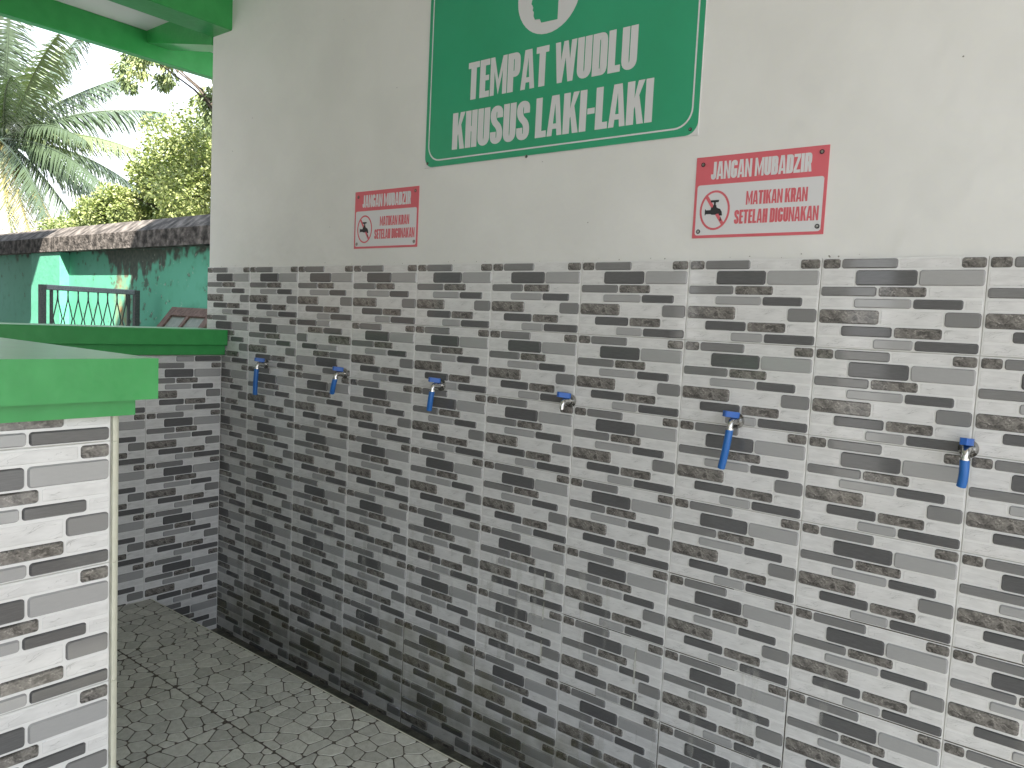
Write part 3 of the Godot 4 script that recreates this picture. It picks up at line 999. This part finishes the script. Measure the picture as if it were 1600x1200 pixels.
# ------------------------------------------------------------------ signs
func signs() -> void:
	mats.sign_white = plain(lin(0.66, 0.66, 0.67), 0.42)
	mats.sign_green = mottled(lin(0.032, 0.330, 0.168), lin(0.036, 0.355, 0.184), 52, 0.01, 0.8, 0.38, 0.03)
	mats.sign_red = mottled(lin(0.62, 0.120, 0.145), lin(0.66, 0.135, 0.162), 53, 0.01, 1.5, 0.42, 0.05)
	mats.sign_black = plain(lin(0.025, 0.025, 0.028), 0.5)
	mats.paper = plain(lin(0.66, 0.66, 0.655), 0.5)
	# large green sign
	var x0 := 1.214
	var x1 := 2.398
	var yb := FY + 0.386
	var yt := yb + 0.80
	var s := thing("wall_sign", "large green sign with white lettering and a round head emblem", "sign", Vector3(x0, yb, -0.012))
	var W := x1 - x0
	part("board", boxmb(Vector3(0, 0, 0.0005), Vector3(W, yt - yb, 0.004), 0.0004), mats.paper, s)
	part("green_field", polymb(round_rect(0.0015, 0.0015, W - 0.0015, yt - yb - 0.0015, 0.042, 8), 0.0043), mats.sign_green, s)
	part("border", outline(round_rect(0.017, 0.024, W - 0.020, yt - yb - 0.02, 0.062, 8), round_rect(0.0225, 0.0295, W - 0.0255, yt - yb - 0.0255, 0.057, 8), 0.0046), mats.sign_white, s)
	part("lettering", lettering("TEMPAT WUDLU", 1.433 - x0, 2.167 - x0, FY + 0.624 - yb, FY + 0.763 - yb, 0.0046), mats.sign_white, s)
	part("lettering", lettering("KHUSUS LAKI-LAKI", 1.361 - x0, 2.235 - x0, FY + 0.445 - yb, FY + 0.584 - yb, 0.0046), mats.sign_white, s)
	var ex := 1.797 - x0
	var ey := FY + 0.940 - yb
	var em := part("emblem", disc(ex, ey, 0.136, 0.0046), mats.sign_white, s)
	var head := []
	for p in [[-0.027, -0.094], [0.044, -0.096], [0.044, -0.035], [0.056, 0.0], [0.062, 0.04], [0.045, 0.08], [0.0, 0.098], [-0.045, 0.082], [-0.066, 0.045], [-0.066, 0.012], [-0.075, -0.020], [-0.070, -0.026], [-0.066, -0.034], [-0.068, -0.044], [-0.062, -0.050], [-0.063, -0.064], [-0.056, -0.078], [-0.034, -0.080]]:
		head.append(Vector2(ex + p[0], ey + p[1]))
	part("head_profile", polymb(head, 0.0049), mats.sign_green, em)
	for p in [Vector2(0.016, 0.018), Vector2(W - 0.026, 0.020), Vector2(0.518, -0.001), Vector2(0.016, yt - yb - 0.02), Vector2(W - 0.026, yt - yb - 0.02)]:
		screw(s, p, 0.004)
	# two small red signs
	small_sign(Vector3(2.400, FY + 0.070, -0.012), "small red sign with crossed-out tap at the end of the big green sign", 0.0)
	small_sign(Vector3(0.790, FY + 0.074, -0.012), "small red sign with crossed-out tap between the wall's free end and big green sign", 0.0)

func screw(s: Node3D, p: Vector2, z: float) -> void:
	var m := MB.new()
	m.tube([Vector3(p.x, p.y, z), Vector3(p.x, p.y, z + 0.002), Vector3(p.x, p.y, z + 0.003)], [0.006, 0.0055, 0.003], 10)
	var o := part("screw", m, mats.dark_iron, s)
	var c := MB.new()
	c.tube([Vector3(p.x, p.y, z + 0.0025), Vector3(p.x, p.y, z + 0.0042)], [0.0026, 0.002], 8)
	part("screw_head", c, mats.chrome, o)

func small_sign(at: Vector3, label: String, _turn: float) -> void:
	var s := thing("wall_sign", label, "sign", at, "small red tap signs")
	var W := 0.396
	var H := 0.246
	part("sheet", boxmb(Vector3(0, 0, 0.0005), Vector3(W, H, 0.0025), 0.0004), mats.sign_red, s)
	part("white_field", polymb(round_rect(0.0085, 0.0085, W - 0.0085, 0.161, 0.008, 5), 0.0028), mats.sign_white, s)
	part("lettering", lettering("JANGAN MUBADZIR", 0.050, 0.350, 0.176, 0.229, 0.0028), mats.sign_white, s)
	part("lettering", lettering("MATIKAN KRAN", 0.166, 0.345, 0.094, 0.134, 0.0031), mats.sign_red, s)
	part("lettering", lettering("SETELAH DIGUNAKAN", 0.133, 0.379, 0.039, 0.080, 0.0031), mats.sign_red, s)
	var cx := 0.069
	var cy := 0.083
	var em := part("prohibition_ring", ring(cx, cy, 0.0485, 0.0600, 0.0065, 0.0031), mats.sign_red, s)
	var a := Vector2(cx - 0.028, cy + 0.042)
	var b := Vector2(cx + 0.028, cy - 0.042)
	var n := Vector2(0.0042, 0.0028)
	part("slash", polymb([a - n, b - n, b + n, a + n], 0.0034), mats.sign_red, em)
	var k := []
	for p in [[-0.031, 0.004], [-0.028, 0.004], [-0.028, 0.001], [-0.013, 0.001], [-0.011, 0.009], [-0.006, 0.009], [-0.0055, 0.014], [-0.003, 0.016], [-0.003, 0.024], [-0.013, 0.024], [-0.014, 0.0305], [0.013, 0.0305], [0.012, 0.024], [0.003, 0.024], [0.003, 0.016], [0.0055, 0.014], [0.006, 0.009], [0.010, 0.006], [0.018, 0.003], [0.0235, -0.005], [0.0255, -0.017], [0.016, -0.017], [0.014, -0.011], [0.009, -0.011], [0.002, -0.014], [-0.008, -0.0135], [-0.013, -0.011], [-0.028, -0.011], [-0.028, -0.014], [-0.031, -0.014]]:
		k.append(Vector2(cx + p[0], cy + p[1]))
	part("tap_symbol", polymb(k, 0.0037), mats.sign_black, em)
	var d := []
	for i in 10:
		var an := TAU * i / 10
		d.append(Vector2(cx + 0.0205 + 0.0030 * sin(an) * (1.0 if cos(an) < 0 else 0.55), cy - 0.0285 + (0.0048 if cos(an) < 0 else 0.0075) * cos(an)))
	d.reverse()
	part("drop", polymb(d, 0.0037), mats.sign_black, em)
	for p in [Vector2(0.023, 0.223), Vector2(W - 0.020, 0.228), Vector2(0.020, 0.020), Vector2(W - 0.018, 0.022)]:
		var e := part("eyelet", ring(p.x, p.y, 0.0068, 0.0068, 0.0024, 0.0040, 16), mats.sign_black, s)
		var c := MB.new()
		c.tube([Vector3(p.x, p.y, 0.0026), Vector3(p.x, p.y, 0.0048)], [0.0044, 0.0034], 10)
		part("screw_head", c, mats.chrome, e)

# ------------------------------------------------------------------ taps
func taps() -> void:
	# x of the fitting, length of hose, lean of hose along the wall, turn of lever, label
	var list := [
		[0.164, 0.131, -0.012, 0.5, "wall tap with blue hose nearest the green-ledged far partition"],
		[0.768, 0.069, -0.022, 0.35, "wall tap with short slanting blue hose, second from the far partition"],
		[1.365, 0.079, -0.014, 0.3, "wall tap with blue hose below the left edge of the big green sign"],
		[1.988, 0.0, 0.0, 0.15, "wall tap without a hose, bare metal spout"],
		[2.591, 0.121, -0.020, 0.25, "wall tap with longest blue hose below the red sign beside the green sign"],
		[3.196, 0.070, -0.004, 0.75, "wall tap with short straight blue hose beside a pale stain on the tiles"],
	]
	for t in list:
		var o := thing("tap", t[4], "tap", Vector3(t[0], FY - 0.480, 0.0), "blue-handled wall taps")
		var m := MB.new()
		m.tube([Vector3(0, 0, 0.0), Vector3(0, 0, 0.003), Vector3(0, 0, 0.007), Vector3(0, 0, 0.008)], [0.0235, 0.0235, 0.017, 0.011], 20)
		part("flange", m, mats.chrome, o)
		m = MB.new()
		m.tube([Vector3(0, 0, 0.006), Vector3(0, 0, 0.016), Vector3(0, 0, 0.017), Vector3(0, 0, 0.027), Vector3(0, 0, 0.028), Vector3(0, 0, 0.036), Vector3(0, -0.001, 0.044), Vector3(0, -0.006, 0.050), Vector3(0, -0.014, 0.0525), Vector3(0, -0.026, 0.053), Vector3(0, -0.028, 0.053)],
			[0.0085, 0.0085, 0.0135, 0.0135, 0.0125, 0.0125, 0.0105, 0.0092, 0.0085, 0.0082, 0.0066], 14)
		part("valve_body", m, mats.chrome, o)
		m = MB.new()
		m.tube([Vector3(0, 0.008, 0.0255), Vector3(0, 0.021, 0.0255), Vector3(0, 0.0215, 0.0255), Vector3(0, 0.0255, 0.0255)], [0.0062, 0.0062, 0.0085, 0.0085], 8)
		part("stem", m, mats.chrome, o)
		# lever: a blue plate, cranked and tapering
		var lv := MB.new()
		var pl := PackedVector2Array([Vector2(-0.010, -0.0125), Vector2(0.010, -0.0125), Vector2(0.012, -0.008), Vector2(0.012, 0.010), Vector2(0.010, 0.030), Vector2(0.007, 0.034), Vector2(-0.007, 0.034), Vector2(-0.010, 0.030), Vector2(-0.012, 0.010), Vector2(-0.012, -0.008)])
		lv.prism(pl, -0.007, 0.0105)
		var hm := MB.new()
		hm.add(lv, Transform3D(Basis(Vector3(0, 1, 0), t[3] - 0.9) * Basis(Vector3(1, 0, 0), PI / 2 - 0.10), Vector3(0, 0.0215, 0.0265)))
		part("lever", hm, mats.blue_plastic, o)
		if t[1] > 0.0:
			var hs := MB.new()
			var pts := []
			var rad := []
			for k in 9:
				var u := k / 8.0
				pts.append(Vector3(t[2] * u + 0.004 * sin(u * 2.6), -0.020 - t[1] * u, 0.053 + 0.004 * sin(u * PI)))
				rad.append(0.0112)
			hs.tube(pts, rad, 12)
			var hose := part("hose", hs, mats.blue_hose, o)
			var e := MB.new()
			var l: Vector3 = pts[-1]
			e.tube([l + Vector3(0, 0.001, 0), l + Vector3(0, -0.0004, 0)], [0.0088, 0.0088], 12)
			part("hose_mouth", e, mats.sign_black, hose)
			var c := MB.new()
			c.tube([Vector3(0, -0.018, 0.053), Vector3(0, -0.0235, 0.053)], [0.0125, 0.0125], 12)
			part("collar", c, mats.chrome, o)

# ------------------------------------------------------------------ plants
func leaf_mat(c: Color, r := 0.5) -> StandardMaterial3D:
	var m := plain(c, r)
	m.backlight_enabled = true
	m.backlight = Color(c.r * 0.6, c.g * 0.7, c.b * 0.3)
	m.cull_mode = BaseMaterial3D.CULL_DISABLED
	return m

func plants() -> void:
	# coconut palm
	var crown := Vector3(-22.2, 4.35 + FY, -6.1)
	var pm := thing("coconut_palm", "coconut palm with long drooping fronds beyond the garden wall", "palm", Vector3(crown.x - 2.6, -0.36, crown.z + 2.1))
	var base := pm.position
	var tp := []
	var tr := []
	for k in 12:
		var u := k / 11.0
		tp.append(Vector3(0, 0, 0).lerp(crown - base, u) + Vector3(0.25 * sin(u * PI), 0, 0))
		tr.append(lerpf(0.24, 0.15, u) + (0.12 if k == 0 else 0.0))
	var tm := MB.new()
	tm.tube(tp, tr, 10)
	part("trunk", tm, mats.cement, pm)
	var green := leaf_mat(lin(0.062, 0.088, 0.052), 0.27)
	var pale := leaf_mat(lin(0.12, 0.15, 0.075), 0.34)
	var yellow := leaf_mat(lin(0.19, 0.165, 0.06), 0.5)
	var right := RIGHT
	var toward := BACK
	# angle round the crown in the picture plane, lift, length, droop, swing towards the viewer, colour
	var fr := [[82.0, 4.6, 0.9, 0.2], [66.0, 5.0, 1.2, -0.3], [52.0, 4.6, 1.6, 0.5], [100.0, 4.4, 1.0, -0.5], [37.0, 5.2, 2.3, -0.6], [24.0, 3.4, 2.6, 0.4], [12.0, 4.2, 2.0, 0.1], [-4.0, 4.4, 2.6, 0.6], [-22.0, 4.4, 2.6, -0.2],
		[-42.0, 4.0, 2.0, 0.5], [-60.0, 3.4, 1.4, -0.4], [125.0, 4.6, 1.6, 0.2], [150.0, 4.6, 2.2, 0.5], [175.0, 4.4, 2.4, -0.4], [205.0, 4.0, 2.0, 0.2], [235.0, 3.6, 1.6, 0.4], [45.0, 4.0, 2.0, 1.3], [75.0, 4.4, 1.2, 1.0], [90.0, 4.9, 0.8, -0.9], [58.0, 4.9, 1.5, -0.8], [-12.0, 4.0, 3.0, -0.7], [-34.0, 4.2, 2.2, 0.3], [-50.0, 3.8, 1.6, 0.8], [-70.0, 3.4, 1.2, 0.5], [15.0, 3.8, 2.6, -1.2], [-30.0, 3.9, 1.8, 1.1]]
	var fi := 0
	for e in fr:
		var an := deg_to_rad(e[0])
		var dir: Vector3 = (right * cos(an) + Vector3.UP * sin(an) + toward * e[3] * 0.7).normalized()
		var L: float = e[1]
		var pts := []
		for k in 15:
			var u := k / 14.0
			pts.append((crown - base) + dir * L * u + Vector3.DOWN * (e[2] * u * u * 0.62) + Vector3(0.06 * sin(u * 5.0 + fi), 0, 0.06 * cos(u * 4.0 + fi)))
		var rad := []
		for k in 15: rad.append(lerpf(0.055, 0.008, k / 14.0))
		var m := MB.new()
		m.tube(pts, rad, 5)
		var n := 84
		for k in n:
			var u := 0.14 + 0.86 * k / n
			var x := u * 14.0
			var i0 := mini(13, int(x))
			var p: Vector3 = pts[i0].lerp(pts[i0 + 1], x - i0)
			var tg: Vector3 = (pts[i0 + 1] - pts[i0]).normalized()
			var sd := tg.cross(Vector3.UP).normalized()
			for s in [-1.0, 1.0]:
				var ll: float = (0.35 + 0.62 * sin(PI * clampf(u * 0.9 + 0.08, 0, 1))) * rng.randf_range(0.85, 1.1) * L / 4.6
				var dd: Vector3 = (sd * s * 0.75 + tg * 0.6 + Vector3.DOWN * (0.45 + rng.randf() * 0.5) + Vector3(rng.randf() - 0.5, rng.randf() - 0.5, rng.randf() - 0.5) * 0.22).normalized()
				var wv := tg * 0.023
				var mid := p + dd * ll * 0.5 + Vector3.DOWN * 0.02
				var tip := p + dd * ll + Vector3.DOWN * (0.16 * ll + rng.randf() * 0.08)
				m.quad(p - wv, p + wv, mid + wv * 0.9, mid - wv * 0.9)
				m.tri(mid - wv * 0.9, mid + wv * 0.9, tip)
		var mat := green
		if e[0] < -35.0 and e[0] > -55.0: mat = yellow
		elif fi % 4 == 2 or e[0] < -50: mat = pale
		part("frond", m, mat, pm)
		fi += 1
	var husk := MB.new()
	for k in 9:
		var an := TAU * k / 9.0
		var c := crown - base + Vector3(cos(an) * 0.28, -0.28 + 0.1 * sin(k * 2.0), sin(an) * 0.28)
		husk.tube([c + Vector3(0, 0.16, 0), c + Vector3(0, 0.08, 0), c + Vector3(0, -0.05, 0), c + Vector3(0, -0.15, 0)], [0.03, 0.12, 0.13, 0.03], 7)
	part("coconuts", husk, yellow, pm).set_meta("kind", "stuff")
	# broad-leaved trees
	leafy_tree("leafy_tree", "dense yellow-green tree with small leaves beyond the garden wall", Vector3(-11.6, -0.36, -7.0), [[Vector3(-11.6, 2.05 + FY, -6.9), Vector3(2.1, 1.75, 1.8)], [Vector3(-12.6, 1.6 + FY, -5.6), Vector3(1.0, 1.0, 0.9)], [Vector3(-13.6, 1.15 + FY, -5.3), Vector3(0.9, 0.75, 0.8)], [Vector3(-11.2, 3.1 + FY, -7.4), Vector3(1.2, 1.0, 1.2)], [Vector3(-12.9, 2.35 + FY, -6.2), Vector3(0.9, 0.8, 0.8)], [Vector3(-14.3, 1.75 + FY, -5.6), Vector3(0.8, 0.6, 0.7)]],
		100000, 0.085, [lin(0.20, 0.235, 0.075), lin(0.30, 0.32, 0.125), lin(0.15, 0.18, 0.06)], 0.3)
	leafy_tree("drooping_tree", "tall tree with drooping narrow leaves hanging below the green fascia", Vector3(-7.6, -0.36, -5.6), [[Vector3(-9.1, 4.2 + FY, -4.9), Vector3(1.05, 0.62, 0.7)], [Vector3(-9.95, 3.85 + FY, -4.3), Vector3(0.75, 0.36, 0.5)], [Vector3(-8.6, 3.2 + FY, -5.2), Vector3(0.75, 0.8, 0.6)], [Vector3(-8.0, 4.6 + FY, -5.4), Vector3(1.2, 0.9, 0.9)]],
		12000, 0.13, [lin(0.19, 0.235, 0.09), lin(0.26, 0.285, 0.12), lin(0.13, 0.17, 0.075)], 1.6)
	leafy_tree("garden_bush", "low pale green bush behind the coping of the garden wall", Vector3(-15.2, -0.36, -5.6), [[Vector3(-15.2, 0.9 + FY, -5.4), Vector3(1.6, 0.9, 0.9)], [Vector3(-17.2, 0.8 + FY, -6.0), Vector3(1.6, 1.1, 0.9)]],
		16000, 0.10, [lin(0.13, 0.17, 0.05), lin(0.19, 0.22, 0.08), lin(0.08, 0.11, 0.03)], 0.4)

func leafy_tree(called: String, label: String, at: Vector3, lobes: Array, count: int, size: float, cols: Array, droop: float) -> void:
	var o := thing(called, label, "tree", at)
	var tm := MB.new()
	var first: Vector3 = lobes[0][0] - at
	tm.tube([Vector3.ZERO, Vector3(0.05, first.y * 0.4, 0.03), Vector3(first.x * 0.5, first.y * 0.75, first.z * 0.5)], [0.16, 0.12, 0.09], 8)
	part("trunk", tm, mats.dark_wood, o)
	for l in lobes:
		var c: Vector3 = l[0] - at
		for k in 3:
			var lm := MB.new()
			var e := c + Vector3(rng.randf() - 0.5, rng.randf() * 0.8 - 0.1, rng.randf() - 0.5) * (l[1] as Vector3) * 1.2
			lm.tube([Vector3(first.x * 0.5, first.y * 0.74, first.z * 0.5), (Vector3(first.x * 0.5, first.y * 0.75, first.z * 0.5)).lerp(e, 0.5) + Vector3(0, 0.1, 0), e], [0.07, 0.04, 0.012] if droop < 1.0 else [0.04, 0.018, 0.006], 6)
			part("limb", lm, mats.dark_wood, o)
	var vol := 0.0
	for l in lobes: vol += l[1].x * l[1].y * l[1].z
	var sets := [MB.new(), MB.new(), MB.new()]
	for l in lobes:
		var clumps := int(26 * pow(l[1].x * l[1].y * l[1].z, 0.6)) + 6
		var share: float = l[1].x * l[1].y * l[1].z / vol
		share = lerpf(share, 1.0 / lobes.size(), 0.35)
		for cl in clumps:
			var d := Vector3(rng.randfn(), rng.randfn() * 0.9 + 0.1, rng.randfn()).normalized()
			var cc: Vector3 = l[0] - at + d * (l[1] as Vector3) * rng.randf_range(0.62, 1.0)
			var cr: float = pow(l[1].x * l[1].y * l[1].z, 1.0 / 3.0) * rng.randf_range(0.20, 0.36)
			var shade := rng.randi() % 3
			for k in int(count * share / clumps):
				var q := Vector3(rng.randfn(), rng.randfn(), rng.randfn())
				var p: Vector3 = cc + q.normalized() * cr * pow(rng.randf(), 0.45)
				var s := size * rng.randf_range(0.6, 1.25)
				var ax := (Vector3(rng.randfn(), rng.randfn() * 0.5, rng.randfn()) + Vector3.DOWN * droop + q * 0.3).normalized()
				var sd := ax.cross(Vector3(rng.randfn(), rng.randfn(), rng.randfn())).normalized() * s * (0.16 if droop > 1.0 else 0.30)
				var nn := ax.cross(sd).normalized() * s * 0.08
				var m: MB = sets[shade if rng.randf() < 0.7 else rng.randi() % 3]
				m.quad(p, p + ax * s * 0.5 - sd + nn, p + ax * s, p + ax * s * 0.5 + sd + nn)
	for k in 3:
		part("crown", sets[k], leaf_mat(cols[k], 0.45), o)
